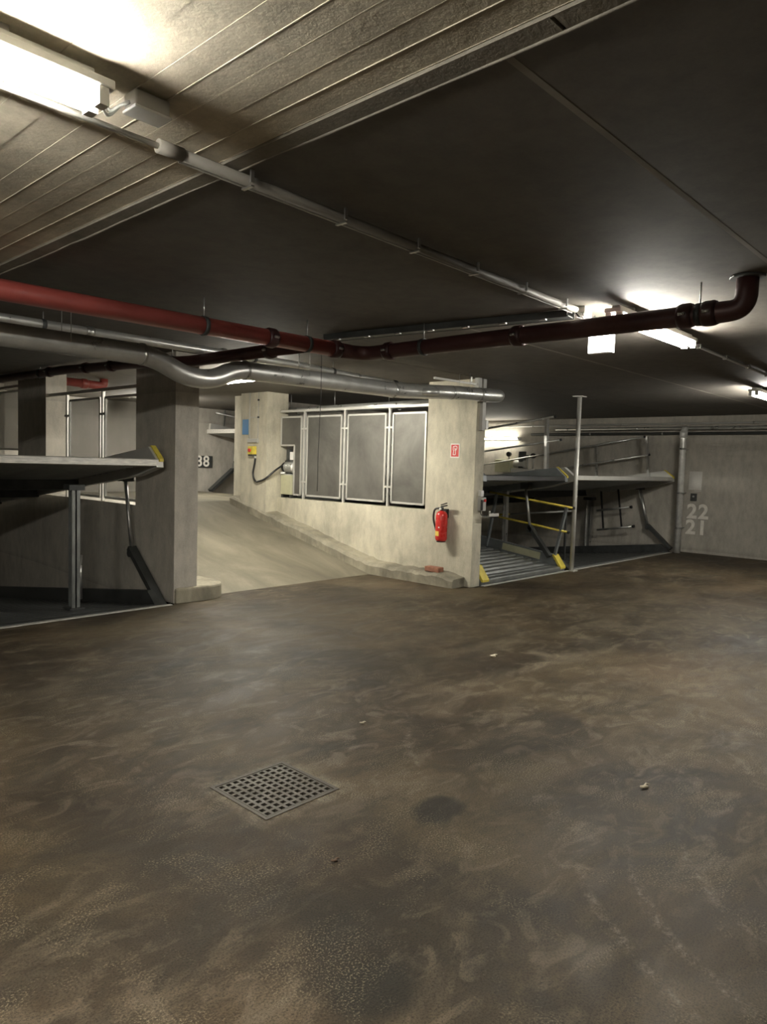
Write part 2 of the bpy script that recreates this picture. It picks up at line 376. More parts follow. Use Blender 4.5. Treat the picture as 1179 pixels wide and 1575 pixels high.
# walls
def wall(name, mat, label, *boxes):
    m_ = MB()
    for b in boxes: m_.box(*b)
    return struct(m_.build(name, mat), label)
wl = wall('wall_left', 'wall_grey', 'concrete wall with mesh-screened openings beside the left car lift',
     (4.16, 4.45, 6.98, 7.84, 0, ZC), (4.16, 4.45, 7.84, 10.40, -1.5, 1.03), (4.16, 4.45, 10.40, 11.42, -1.5, ZC),
     (4.16, 4.45, 11.42, 12.8, -1.5, 1.03), (4.16, 4.45, 12.8, 14.2, 0, ZC))
wm = wall('wall_middle', 'wall', 'pale concrete wall with fire extinguisher and mesh-screened opening',
     (7.7, 7.9, 5.54, 6.36, 0, ZC), (7.7, 7.9, 6.36, 9.63, -.2, .985), (7.7, 7.9, 10.36, 10.9, 0, ZC))
wall('wall_column', 'wall', 'pale concrete column at the far end of the screened wall', (7.45, 7.9, 9.63, 10.36, 0, ZC))
wall('wall_right', 'wall_grey', 'plain concrete wall painted with the numbers 22 and 21', (14.8, 15, -5, 14.4, -1.5, 2.80))
wall('wall_back', 'wall_grey', 'concrete wall behind the right-hand car lifts', (7.9, 14.8, 10.9, 11.05, -1.5, ZC))
wall('wall_far', 'wall_grey', 'concrete wall at the top of the ramp', (4.45, 14.8, 14.2, 14.4, -.6, ZC))
wall('wall_bay', 'wall_grey', 'concrete wall behind the left car lift', (-6, 4.16, 12.8, 13.0, -1.5, 2.80))
wall('wall_side', 'wall_grey', 'concrete wall left of the aisle', (-6.2, -6, -5, 13, -.01, 2.80))
wall('wall_rear', 'wall_grey', 'concrete wall behind the viewer', (-6, 15, -5.2, -5, 0, 2.80))
wall('wall_pit', 'wall_grey', 'side wall of the left lift pit', (-.8, -.6, 6.93, 12.8, -1.5, ZC))

# kerbs: lumpy cast concrete, running up the ramp
def kerb(name, x0, x1, y0, y1, h, label, round_side):
    m_ = MB(); n = 56; prof = [(0, 0), (0, h*.72), (.14, h*.95), (.45, h), (1, h*1.03), (1, 0)]
    if round_side > 0: prof = [(1-a, b) for a, b in prof][::-1]
    rows = []
    for i in range(n+1):
        y = y0+(y1-y0)*i/n; z = ramp_z(y); jx, jz = random.uniform(-.014, .014), random.uniform(-.012, .012)
        e = min(i, 2)/2
        rows.append([(x0+(x1-x0)*a+(jx if 0 < k < 4 else 0), y, z-.02+(b*(.75+.25*e)+.02+jz if b > 0 else 0)) for k, (a, b) in enumerate(prof)])
    k = len(prof); v = [q for r in rows for q in r]; f = []
    for i in range(n):
        for j in range(k-1): f.append((i*k+j, i*k+j+1, (i+1)*k+j+1, (i+1)*k+j))
    f += [tuple(range(k)), tuple(range(n*k, n*k+k))[::-1]]
    m_.add(v, f); return struct(m_.build(name, 'kerb'), label)
kerb('trim_1', 7.43, 7.70, 5.64, 10.62, .16, 'rough concrete kerb at the foot of the pale wall', -1)
mb = MB(); outline = [(4.17, 6.945), (4.40, 6.925)]
for i in range(13):
    t = -math.pi/2+math.pi/2*i/12; outline.append((4.58+.31*math.cos(t), 7.235+.31*math.sin(t)))
outline += [(4.88, 7.6), (4.17, 7.6)]
mb.prism(outline, 'z', -.02, .165)
struct(mb.build('trim_2', 'kerb', bevel=.025), 'rounded concrete kerb block at the foot of the left pillar')

# ================================================================== lamps
def lamp(name_label, x0, x1, y, z, along='x', group='ceiling fluorescent lamps', hang=True, tm='tube'):
    L = x1-x0
    e = thing('fluorescent_lamp', ((x0+x1)/2, y, z) if along == 'x' else (y, (x0+x1)/2, z), name_label, 'lamp', group)
    def P(a, b, c): return (a, b, c) if along == 'x' else (b, a, c)
    def bx(m_, a0, a1, b0, b1, c0, c1):
        p, q = P(a0, b0, c0), P(a1, b1, c1)
        return m_.box(min(p[0], q[0]), max(p[0], q[0]), min(p[1], q[1]), max(p[1], q[1]), c0, c1)
    m_ = MB(); bx(m_, x0, x1, y-.058, y+.058, z, z+.03); bx(m_, x0+.05, x1-.05, y-.03, y+.03, z+.03, z+.055)
    m_.build('housing', 'white', e, bevel=.006)
    for s_ in (-1, 1):
        MB().tube([P(x0+.05, y+s_*.036, z-.03), P(x1-.05, y+s_*.036, z-.03)], .018, 10).build('tube', tm, e)
    for a in (x0+.02, x1-.05):
        for s_ in (-1, 1):
            m_ = MB(); bx(m_, a, a+.03, y+s_*.036-.02, y+s_*.036+.02, z-.052, z); m_.build('lamp_holder', 'white', e)
    if hang:
        for a in (x0+.3, x1-.3):
            m_ = MB(); bx(m_, a-.015, a+.015, y-.02, y+.02, z+.055, hang); m_.build('hanger', 'zinc', e)
    return e
lamp('bright fluorescent lamp nearest the viewer under the board-marked slab', -.46, 1.05, 2.17, 2.685, hang=2.77)
lamp('unseen fluorescent lamp added at the left of the row to brighten the left bay', -5.5, -4.0, 2.1, 2.672, hang=2.77)  # added out of view, lifts the light in the left bay
lamp('bright fluorescent lamp beyond the dark red pipe by the lit exit box', 4.62, 6.06, 2.24, 2.672, hang=ZC+.001)
lamp('fluorescent lamp above the foot of the ramp behind the silver duct', 6.95, 8.42, 5.75, 2.690, along='y', hang=ZC+.001, tm='tube_strong')
lamp('fluorescent lamp at the far right edge of the picture', 9.95, 11.4, 2.86, 2.672, hang=ZC+.001)
lamp('fluorescent lamp at the top of the ramp hidden behind the left pillar', 11.8, 13.3, 7.1, 2.672, along='y', hang=ZC+.001)
# wall lamp behind the right lifts
e = thing('fluorescent_lamp', (14.8, 10.05, 2.3), 'fluorescent lamp fixed to the wall behind the right-hand lift handrails', 'lamp', 'ceiling fluorescent lamps')
MB().box(14.745, 14.8, 9.33, 10.8, 2.275, 2.335).build('housing', 'white', e, bevel=.006)
MB().tube([(14.715, 9.37, 2.305), (14.715, 10.76, 2.305)], .02, 10).build('tube', 'tube_weak', e)
for a in (9.34, 10.75): MB().box(14.69, 14.745, a, a+.03, 2.28, 2.33).build('lamp_holder', 'white', e)

# lamp rail with clips
e = thing('cable_trunking', (1.4, 2.43, ZC), 'long pale grey cable pipe with clips running along the ceiling between the lamps', 'trunking')
MB().tube([(1.42, 2.42, 2.715), (4.60, 2.50, 2.715)], .022, 12).build('channel', 'trunk', e)
MB().tube([(1.36, 2.42, 2.715), (1.46, 2.42, 2.715)], .025, 12).build('end_sleeve', 'trunk', e)
MB().tube([(-3, 2.40, 2.735), (1.40, 2.42, 2.715)], .011, 8).build('thin_conduit', 'frame', e)
MB().bar((1.46, 2.448, 2.700), (4.6, 2.528, 2.700), .005, .012).build('bright_lip', 'frame', e)
for i in range(6):
    xx = 1.75+i*.53; yc = 2.42+(xx-1.42)*.025
    m_ = MB(); m_.box(xx, xx+.016, yc-.035, yc-.026, 2.70, ZC); m_.box(xx, xx+.016, yc-.035, yc+.03, 2.684, 2.690)
    m_.build('clip', 'zinc', e)
e = thing('cable_conduit', (6.1, 2.40, ZC), 'thin grey conduit running on along the ceiling past the second lamp', 'conduit')
MB().tube([(6.06, 2.36, 2.728), (14.79, 2.52, 2.728)], .014, 8).build('pipe', 'plastic', e)
for i in range(10): MB().box(6.6+i*.75, 6.63+i*.75, 2.35+i*.0137, 2.39+i*.0137, 2.71, ZC).build('clip', 'plastic', e)
# junction box and loose cables at the first lamp
e = thing('junction_box', (1.18, 2.20, 2.72), 'small white junction box at the end of the nearest lamp', 'junction box')
MB().box(1.14, 1.26, 2.165, 2.24, 2.70, 2.75).build('box', 'plastic', e, bevel=.006)
MB().box(1.136, 1.264, 2.16, 2.245, 2.690, 2.70).build('lid', 'white', e, bevel=.003)
MB().box(1.18, 1.22, 2.19, 2.22, 2.75, 2.776).build('bracket', 'zinc', e)
for k, (dy, dz) in enumerate(((0, 0), (.015, -.012))):
    MB().tube(fillet([(1.055, 2.20+dy, 2.70+dz), (1.09, 2.24+dy, 2.675+dz), (1.12, 2.22, 2.705), (1.14, 2.20, 2.715)], .05), .006, 6).build('cable', 'white', e)
# dark cable tray along Y joining the trunking, above the dark pipe
e = thing('cable_tray', (4.6, 3.7, ZC), 'dark cable tray on the ceiling above the dark red pipe', 'cable tray')
m_ = MB(); m_.bar((4.43, 4.86, 2.705), (4.75, 2.62, 2.705), .11, .010); m_.bar((4.375, 4.86, 2.722), (4.695, 2.62, 2.722), .008, .05); m_.bar((4.485, 4.86, 2.722), (4.805, 2.62, 2.722), .008, .05)
m_.build('tray', 'dark_steel', e)
for i in range(7):
    t = (i+.5)/7; x_, y_ = 4.43+.32*t-.05, 4.86-2.21*t
    MB().box(x_-.012, x_+.012, y_-.03, y_+.03, 2.688, 2.699).build('clip', 'zinc', e)
# connection gear at the rail end
e = thing('junction_box', (4.68, 2.5, ZC), 'small junction box with cables above the dark pipe beside the lit exit box', 'junction box')
MB().box(4.66, 4.76, 2.46, 2.54, 2.68, ZC).build('box', 'white', e, bevel=.005)
for k in range(3): MB().tube(fillet([(4.62, 2.51-.012*k, 2.70), (4.64, 2.49-.02*k, 2.665-.01*k), (4.66, 2.50-.012*k, 2.70)], .03), .005, 6).build('cable', 'white' if k else 'black', e)
# exit light box
e = thing('exit_light', (5.05, 2.52, 2.62), 'glowing white exit light box hanging under the dark red pipe', 'exit light')
MB().box(5.00, 5.05, 2.415, 2.605, 2.470, 2.605).build('case', 'white', e, bevel=.005)
MB().box(4.993, 5.00, 2.423, 2.597, 2.478, 2.597).build('lit_panel', 'exit', e)
for y_ in (2.45, 2.57): MB().tube([(5.025, y_, 2.605), (5.025, y_, ZC)], .006, 6).build('hanger', 'zinc', e)

# ================================================================== pipes
def hanger(e, x_, y_, z_, r, axis):
    MB().tube([(x_, y_, z_+r), (x_, y_, ZC)], .005, 6).build('hanger_rod', 'zinc', e)
    d = Vector((.016, 0, 0)) if axis == 'x' else Vector((0, .016, 0))
    p = Vector((x_, y_, z_)); MB().tube([p-d, p+d], r+.007, 14).build('pipe_clamp', 'dark_steel', e)
def coupling(e, p, d, r, mat='coupling', ln=.045, parts=True):
    p = Vector(p); d = Vector(d)
    o = MB().tube([p-d*ln, p-d*ln*.55, p+d*ln*.55, p+d*ln], [r*1.1, r*1.24, r*1.24, r*1.1], 14).build('coupling', mat, e)
    a = d.cross(Vector((0, 0, 1)))
    if parts:
        for s_ in (-1, 1): MB().tube([p+a*s_*r*1.3-d*.02, p+a*s_*r*1.3+d*.02], .010, 6).build('bolt', 'zinc', o)
R1 = .062
e = thing('sprinkler_pipe', (1.5, 4.5, 2.52), 'red sprinkler pipe crossing the left ceiling with its right-hand run coloured dark as if backlit', 'pipe')
main = fillet([(-4, 4.5, 2.50), (4.52, 4.5, 2.56), (4.50, 1.36, 2.56), (4.50, 1.36, ZC)], .16, 10)
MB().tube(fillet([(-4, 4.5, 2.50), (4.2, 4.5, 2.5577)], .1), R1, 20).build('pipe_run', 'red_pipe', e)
MB().tube(fillet([(4.2, 4.5, 2.5577), (4.52, 4.5, 2.56), (4.50, 1.36, 2.56), (4.50, 1.36, ZC)], .16, 10), R1, 20).build('backlit_pipe_run', 'dark_pipe', e)  # same red pipe, coloured darker to look silhouetted against the lamp
for p, d in (((4.18, 4.5, 2.558), (1, 0, 0)), ((4.515, 4.18, 2.56), (0, 1, 0)), ((3.50, 4.5, 2.553), (1, 0, 0)), ((4.50, 1.70, 2.56), (0, 1, 0)), ((4.5, 1.56, 2.56), (0, 1, 0)), ((-.3, 4.5, 2.525), (1, 0, 0)), ((4.51, 2.9, 2.56), (0, 1, 0))): coupling(e, p, d, R1)
hanger(e, 2.9, 4.5, 2.549, R1, 'x'); hanger(e, 3.87, 4.5, 2.556, R1, 'x'); hanger(e, .9, 4.5, 2.535, R1, 'x')
hanger(e, 4.512, 3.8, 2.56, R1, 'y'); hanger(e, 4.50, 1.62, 2.56, R1, 'y')
MB().tube([(4.5, 1.36, 2.735), (4.5, 1.36, ZC)], .095, 18).build('ceiling_flange', 'dark_steel', e)
e = thing('sprinkler_pipe', (3.98, 4.6, 2.52), 'dark red sprinkler branch pipe running back over the left car lift', 'pipe')
R2 = .055
br = [(3.88, 4.56, 2.548), (3.88, 6.2, 2.55), (3.9, 7.4, 2.61), (3.9, 9.2, 2.665), (3.9, 12.79, 2.69)]
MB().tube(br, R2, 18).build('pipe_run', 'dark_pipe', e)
for yy_, zz_ in ((5.0, 2.548), (7.9, 2.625), (8.55, 2.645), (9.6, 2.668)): coupling(e, (3.89, yy_, zz_), (0, 1, 0), R2)
for yy_, zz_ in ((6.6, 2.57), (9.9, 2.67)): hanger(e, 3.89, yy_, zz_, R2, 'y')
# silver pipes
e = thing('water_pipe', (1.8, 6.05, 2.65), 'slim bright silver pipe running along just above the spiral duct', 'pipe')
MB().tube([(-4, 6.05, 2.65), (5.1, 6.05, 2.645), (6.6, 6.05, 2.60), (7.69, 6.05, 2.585)], .040, 14).build('pipe_run', 'duct', e)
for x_, z_ in ((2.78, 2.647), (4.13, 2.646), (6.65, 2.60)): coupling(e, (x_, 6.05, z_), (1, 0, 0), .04, 'zinc' if x_ < 5 else 'dark_steel', .035, False)
for x_ in (2.4, 4.5, 5.6): hanger(e, x_, 6.05, 2.646 if x_ < 5 else 2.63, .04, 'x')
RD = .083
DY = 5.38
e = thing('ventilation_duct', (1.8, DY, 2.42), 'silver spiral duct that dips in a bend near the left pillar', 'duct')
duct = fillet([(-4, DY, 2.42), (2.98, DY, 2.42), (3.30, DY, 2.285), (3.56, DY, 2.285), (3.80, DY, 2.405), (6.0, DY, 2.425), (7.0, DY, 2.495)], .13, 7)+fillet([(7.1, DY, 2.50), (8.05, DY, 2.55), (8.05, 5.80, 2.56), (8.05, 5.80, ZC)], .18, 10)
MB().tube(duct, RD, 20).build('duct_run', 'duct', e)
for x_, z_ in ((1.6, 2.42), (2.90, 2.42), (3.90, 2.406), (5.88, 2.424), (6.92, 2.489), (7.5, 2.521)):
    MB().tube([(x_-.012, DY, z_), (x_+.012, DY, z_)], RD+.006, 20).build('joint_ring', 'zinc', e)
def seam(z0, z1, x0, x1, n):
    for i in range(n):
        t = i/n; x_ = x0+(x1-x0)*t; z_ = z0+(z1-z0)*t
        MB().tube([(x_-.003, DY, z_), (x_+.003, DY, z_)], RD+.0018, 16, cap=False).build('spiral_seam', 'duct', e)
seam(2.407, 2.424, 4.0, 5.8, 14); seam(2.42, 2.42, 1.7, 2.8, 8); seam(2.428, 2.48, 6.02, 6.85, 6)
for x_, z_ in ((2.3, 2.42), (4.6, 2.412), (7.2, 2.505)):
    for y_ in (DY-.08, DY+.08): MB().tube([(x_, y_, z_), (x_, y_, ZC)], .003, 5).build('hanger_wire', 'zinc', e)
MB().tube(fillet([(6.3, DY, 2.44), (6.35, DY-.12, 2.44), (6.50, DY-.14, 2.45)], .06), .04, 12).build('branch_stub', 'duct', e)
# small white trunking near pillar head
e = thing('cable_duct', (7.0, 5.45, 2.7), 'short white cable duct on the ceiling above the right pillar', 'trunking')
MB().bar((6.75, 5.5, 2.655), (7.62, 5.5, 2.665), .025, .025).build('run', 'frame', e); MB().box(7.62, 7.69, 5.47, 5.53, 2.62, ZC).build('box', 'plastic', e)
MB().bar((7.5, 5.5, 2.66), (7.5, 5.5, ZC), .02, .01).build('bracket', 'zinc', e)
# pipe above the mesh screen on the bay side of the wall
e = thing('ventilation_duct', (8.02, 6.4, 2.49), 'silver pipe above the mesh screen of the pale wall', 'pipe')
MB().tube([(8.02, 6.05, 2.50), (8.02, 10.85, 2.46)], .06, 16).build('pipe_run', 'duct', e)
for y_ in (7.2, 8.4, 9.5):
    MB().tube([(8.02, y_-.012, 2.49-(y_-6)*.008), (8.02, y_+.012, 2.49-(y_-6)*.008)], .066, 16).build('joint_ring', 'zinc', e)
    MB().tube([(8.02, y_+.2, 2.53), (8.02, y_+.2, ZC)], .006, 6).build('hanger_rod', 'zinc', e)
# pipes on the right wall
def wall_pipe(z_, r, x_, y0, y1, label, mat, brackets):
    e = thing('wall_pipe', (x_, y0, z_), label, 'pipe')
    MB().tube([(x_, y0, z_), (x_, y1, z_)], r, 12).build('pipe_run', mat, e)
    for y_ in brackets:
        m_ = MB(); m_.box(x_-.01, 14.8, y_-.015, y_+.015, z_-.012, z_+.012); m_.tube([(x_, y_-.015, z_), (x_, y_+.015, z_)], r+.006, 12); m_.build('pipe_bracket', 'zinc', e)
    return e
wall_pipe(2.50, .036, 14.62, -4.9, 8.3, 'bright silver pipe along the top of the right wall', 'duct', (-1, 1, 3.6, 4.8, 6.4, 8))
wall_pipe(2.40, .03, 14.72, -4.9, 9.0, 'dark pipe just under the silver pipe on the right wall', 'dark_steel', (0, 2, 3.2, 5.9, 7.5))
wall_pipe(2.60, .02, 14.76, -4.9, 10.6, 'thin grey conduit highest on the right wall', 'plastic', (0, 2.4, 4.2, 6.8, 9))
e = thing('drain_pipe', (14.52, 5.40, 0), 'bright silver vertical downpipe standing beside the painted numbers', 'pipe')
MB().tube(fillet([(14.52, 5.40, -.02), (14.52, 5.40, 2.44), (14.60, 5.40, 2.50)], .08), .062, 18).build('pipe_run', 'bright_zinc', e)
MB().tube([(14.52, 5.40, 2.30), (14.52, 5.40, 2.44)], .075, 18).build('socket', 'bright_zinc', e)
for z_ in (.5, 1.2, 2.08):
    m_ = MB(); m_.tube([(14.52, 5.4, z_-.015), (14.52, 5.4, z_+.015)], .068, 18); m_.box(14.56, 14.8, 5.385, 5.415, z_-.012, z_+.012); m_.build('pipe_bracket', 'zinc', e)
e = thing('red_pipe_elbow', (5.0, 10.5, 2.66), 'short red pipe elbow over the ramp seen above the left mesh screen', 'pipe')
MB().tube(fillet([(4.46, 10.5, 2.66), (5.05, 10.5, 2.645), (5.05, 10.5, ZC)], .1), .06, 14).build('pipe_run', 'red_pipe', e)
coupling(e, (4.75, 10.5, 2.652), (1, 0, 0), .06, 'red_pipe', .05, False)
MB().tube([(4.6, 10.5, 2.70), (4.6, 10.5, ZC)], .006, 6).build('hanger_rod', 'zinc', e)
# dangling cord
e = thing('hanging_cord', (4.62, 5.05, ZC), 'thin dark cord hanging in front of the mesh-screened wall', 'cord')
MB().tube([(4.50, 5.02, ZC), (4.502, 5.02, 2.2), (4.49, 5.025, 1.7), (4.485, 5.02, 1.33)], .003, 6).build('cord', 'black', e)

# ================================================================== mesh screens
def screen(xp, side, label, panels, ztop, zrail, posts, y0, y1, bay_side):
    """steel screen standing in a wall opening; xp = plane, panels = list of (ya, yb, za, zb, notch)"""
    e = thing('mesh_screen', (xp, (y0+y1)/2, panels[0][2]-.05), label, 'mesh screen')
    MB().box(xp-.02, xp+.02, y0, y1, zrail-.02, zrail+.02).build('top_rail', 'frame', e, bevel=.003)
    for y_ in posts:
        MB().box(xp-.018, xp+.018, y_-.018, y_+.018, posts_z[0], zrail-.02).build('post', 'frame', e, bevel=.003)
        for z_ in (panels[0][2]+.22, panels[0][3]-.2):
            MB().box(xp-.012, xp+.012, y_-.075, y_+.075, z_-.014, z_+.014).build('bracket', 'frame', e)
    for (ya, yb, za, zb, notch) in panels:
        m_ = MB(); t = .028
        if notch:
            ny, nz = notch
            segs = [((ya, za), (ya, zb)), ((ya, zb), (yb, zb)), ((yb, zb), (yb, nz)), ((yb, nz), (ny, nz)), ((ny, nz), (ny, za)), ((ny, za), (ya, za))]
            poly = [(ya, za), (ya, zb), (yb, zb), (yb, nz), (ny, nz), (ny, za)]
        else:
            poly = [(ya, za), (ya, zb), (yb, zb), (yb, za)]; segs = [(poly[i], poly[(i+1) % 4]) for i in range(4)]
        for (a, b) in segs: m_.bar((xp, a[0], a[1]), (xp, b[0], b[1]), t, t, (1, 0, 0))
        pn = m_.build('panel_frame', 'frame', e)
        MB().prism(poly, 'x', xp-.002, xp+.002).build('perforated_sheet', side, pn)
    return e
posts_z = (.985,)
screen(7.74, 'perf', 'four-panel grey perforated mesh screen in the pale wall by the fire extinguisher',
       [(6.42, 7.035, 1.05, 2.34, None), (7.185, 7.975, 1.05, 2.34, None), (8.125, 8.93, 1.05, 2.34, None), (9.08, 9.60, 1.05, 2.34, (9.25, 1.87))],
       2.37, 2.44, (7.11, 8.05, 9.005), 6.365, 9.625, 1)
posts_z = (1.03,)
screen(4.22, 'perf_brightened', 'grey perforated mesh screen above the raised left lift platform next to the left pillar',
       [(7.87, 8.72, 1.08, 2.33, None), (8.86, 9.75, 1.08, 2.33, None)], 2.33, 2.43, (8.79, 9.83), 7.845, 10.39, 1)
screen(4.22, 'perf_brightened', 'mesh screen cut by the left picture edge above the left lift platform',
       [(11.47, 12.75, 1.66, 2.55, None)], 2.55, 2.62, (11.46,), 11.425, 12.795, 1)

# ================================================================== things on the middle wall
e = thing('fire_extinguisher', (7.585, 5.97, .58), 'red fire extinguisher hanging on the pale concrete pillar', 'fire extinguisher')
cx_, cy_ = 7.585, 5.97
MB().tube([(cx_, cy_, .585), (cx_, cy_, .60), (cx_, cy_, .625), (cx_, cy_, .93), (cx_, cy_, .965), (cx_, cy_, .99), (cx_, cy_, 1.0)], [.055, .072, .08, .08, .072, .045, .022], 22).build('cylinder', 'ext_red', e)
MB().tube([(cx_, cy_, .575), (cx_, cy_, .60)], .062, 18).build('foot_ring', 'black', e)
v_ = MB().tube([(cx_, cy_, 1.0), (cx_, cy_, 1.045)], .024, 12).build('valve', 'dark_steel', e)
m_ = MB(); m_.bar((cx_+.02, cy_+.03, 1.05), (cx_-.01, cy_-.09, 1.075), .022, .016); m_.bar((cx_+.02, cy_+.03, 1.075), (cx_-.01, cy_-.085, 1.105), .022, .012); m_.build('lever', 'black', v_)
MB().tube([(cx_-.03, cy_, 1.025), (cx_-.045, cy_, 1.025)], .014, 10).build('gauge', 'white', v_)
MB().tube(fillet([(cx_, cy_+.02, 1.03), (cx_, cy_+.13, 1.02), (cx_, cy_+.15, .88), (cx_, cy_+.085, .72), (cx_, cy_+.08, .69)], .09, 8), .014, 10).build('hose', 'black', e)
def wrap(a0, a1, z0, z1, r, name, mat):
    m_ = MB(); n = 10; v = []
    for i in range(n+1):
        t = a0+(a1-a0)*i/n
        v += [(cx_-r*math.cos(t), cy_-r*math.sin(t), z0), (cx_-r*math.cos(t), cy_-r*math.sin(t), z1)]
    m_.add(v, [(2*i, 2*i+2, 2*i+3, 2*i+1) for i in range(n)]); m_.build(name, mat, e)
wrap(-1.1, .25, .66, .725, .0815, 'yellow_label', 'label_yellow')
wrap(.1, .35, .77, .785, .0815, 'small_tag', 'sign_white')
MB().box(7.66, 7.70, cy_-.03, cy_+.03, .90, 1.02).build('wall_bracket', 'black', e)
# fire extinguisher sign
e = thing('fire_sign', (7.695, 5.87, 1.72), 'square red sign with white extinguisher symbol above the fire extinguisher', 'sign')
MB().box(7.694, 7.70, 5.795, 5.945, 1.715, 1.905).build('plate', 'sign_white', e)
MB().box(7.692, 7.6945, 5.807, 5.933, 1.73, 1.89).build('red_field', 'sign_red', e)
m_ = MB()
def s2(y, z): return (7.690, 5.87-y, 1.81+z)
def seg(a, b, w_=.009): m_.bar(s2(*a), s2(*b), .003, w_, (1, 0, 0)) if False else m_.bar(s2(*a), s2(*b), w_, .003, (1, 0, 0))
for a, b in (((-.028, -.055), (.01, -.055)), ((.01, -.055), (.012, .0)), ((.012, 0), (.034, .03)), ((.034, .03), (.034, .055)), ((.034, .055), (.012, .062)), ((.012, .062), (-.028, .055)), ((-.028, .055), (-.028, .01)), ((-.028, .01), (-.018, -.005)), ((-.018, -.005), (-.028, -.055)), ((-.005, .04), (.01, .02)), ((.01, .02), (-.005, .005))): seg(a, b)
m_.build('extinguisher_symbol', 'sign_white', e)
e = MB().add([], []).box(7.50, 7.62, 5.93, 6.17, .165, .232).build('brick', 'brick', None, (7.56, 6.05, .165), bevel=.008)
tag(e, 'reddish brick lying on the kerb below the fire extinguisher', 'brick')
# gear on the edge of the right pillar
e = thing('cable_conduit', (7.81, 5.52, 2.2), 'grey conduit cover running down the top of the right pillar edge', 'conduit')
MB().box(7.76, 7.83, 5.49, 5.54, 2.08, ZC).build('cover', 'plastic', e, bevel=.004)
MB().box(7.845, 7.895, 5.485, 5.54, 2.10, 2.22).build('socket', 'white', e, bevel=.005)
e = thing('control_panel', (7.84, 5.52, 1.0), 'small lift control box with key switch on the right pillar edge', 'control box')
MB().box(7.79, 7.89, 5.47, 5.54, 1.02, 1.20).build('box', 'plastic', e, bevel=.006)
MB().box(7.775, 7.80, 5.455, 5.475, 1.03, 1.17).build('cover', 'black', e)
MB().tube([(7.85, 5.47, 1.16), (7.85, 5.45, 1.16)], .018, 12).build('button', 'sign_red', e)
MB().box(7.80, 7.86, 5.49, 5.54, 1.21, 1.29).build('receiver', 'white', e, bevel=.005)
MB().tube(fillet([(7.80, 5.50, 1.03), (7.80, 5.48, .965), (7.84, 5.46, .955), (7.885, 5.45, .955)], .04), .006, 6).build('cable', 'black', e)
e = thing('key_tray', (8.0, 5.5, .93), 'small pale bracket plate sticking out from the right pillar edge', 'bracket')
m_ = MB(); m_.box(7.9, 8.13, 5.42, 5.56, .93, .945); m_.box(7.9, 8.13, 5.42, 5.426, .93, .985); m_.box(8.0, 8.03, 5.44, 5.5, .945, .99); m_.build('plate', 'frame', e)
MB().tube([(7.95, 5.45, .985), (7.95, 5.45, 1.02)], .012, 10).build('knob', 'frame', e)
MB().tube([(8.15, 5.5, .955), (8.22, 5.5, .957)], .009, 8).build('latch_pin', 'frame', e)
# column: blue sign, conduits, yellow switch, hose, hydraulic unit in the hatch
e = thing('blue_sign', (7.447, 10.22, 1.9), 'small blue sign on the far concrete column', 'sign')
MB().box(7.443, 7.45, 10.14, 10.31, 2.04, 2.30).build('plate', 'sign_blue', e)
e = thing('cable_conduit', (7.44, 9.95, ZC), 'thin conduits running down the far concrete column', 'conduit')
for y_, z_ in ((10.10, 1.95), (9.86, 1.95)): MB().tube([(7.44, y_, ZC), (7.44, y_, z_)], .008, 6).build('conduit', 'plastic', e)
MB().tube([(7.44, 10.10, 2.33), (7.44, 9.86, 2.33)], .007, 6).build('link', 'plastic', e)
for z_ in (2.33, 2.62): MB().box(7.43, 7.45, 9.845, 9.875, z_-.015, z_+.015).build('clip', 'black', e)
MB().box(7.41, 7.45, 9.84, 10.12, 1.90, 1.97).build('distribution_box', 'plastic', e, bevel=.006)
e = thing('emergency_switch', (7.40, 9.97, 1.7), 'yellow emergency stop switch box on the far concrete column', 'switch')
MB().box(7.36, 7.45, 9.90, 10.04, 1.70, 1.84).build('box', 'yellow', e, bevel=.01)
MB().tube([(7.36, 9.97, 1.77), (7.335, 9.97, 1.77)], .03, 14).build('button', 'sign_red', e)
MB().box(7.37, 7.45, 9.905, 10.035, 1.675, 1.70).build('gland', 'dark_steel', e)
e = thing('cable_hose', (7.42, 9.9, 1.65), 'black corrugated cable hose looping from the yellow switch to the pump', 'hose')
MB().tube(fillet([(7.41, 9.885, 1.67), (7.41, 9.89, 1.58), (7.40, 9.94, 1.36), (7.40, 9.86, 1.23), (7.41, 9.60, 1.29), (7.56, 9.54, 1.44), (7.69, 9.52, 1.52)], .12, 8), .017, 10).build('hose', 'black', e)
MB().tube([(7.41, 9.885, 1.635), (7.41, 9.885, 1.672)], .022, 10).build('fitting', 'frame', e)
e = thing('hydraulic_pump', (7.8, 9.45, .985), 'hydraulic pump with beige tank standing in the hatch of the mesh screen', 'pump')
MB().box(7.72, 7.88, 9.30, 9.58, 1.04, 1.37).build('tank', 'beige', e, bevel=.012)
for y_ in (9.33, 9.55): MB().box(7.73, 7.87, y_-.02, y_+.02, .985, 1.04).build('foot', 'dark_steel', e)
MB().tube([(7.72, 9.52, 1.385), (7.72, 9.52, 1.42)], .04, 14).build('filler_cap', 'white', e)
MB().box(7.73, 7.87, 9.32, 9.56, 1.37, 1.385).build('tank_lid', 'frame', e)
mo = MB().tube([(7.80, 9.28, 1.50), (7.80, 9.30, 1.50), (7.80, 9.50, 1.50), (7.80, 9.53, 1.50)], [.06, .095, .095, .06], 18).build('motor', 'frame', e)
m_ = MB()
for i in range(7): m_.tube([(7.80, 9.31+i*.028, 1.5), (7.80, 9.318+i*.028, 1.5)], .105, 14)
m_.build('cooling_fins', 'zinc', mo)
MB().tube([(7.80, 9.53, 1.50), (7.80, 9.57, 1.50)], .085, 16).build('fan_cover', 'black', mo)
MB().box(7.75, 7.85, 9.36, 9.46, 1.385, 1.42).build('saddle', 'dark_steel', e)
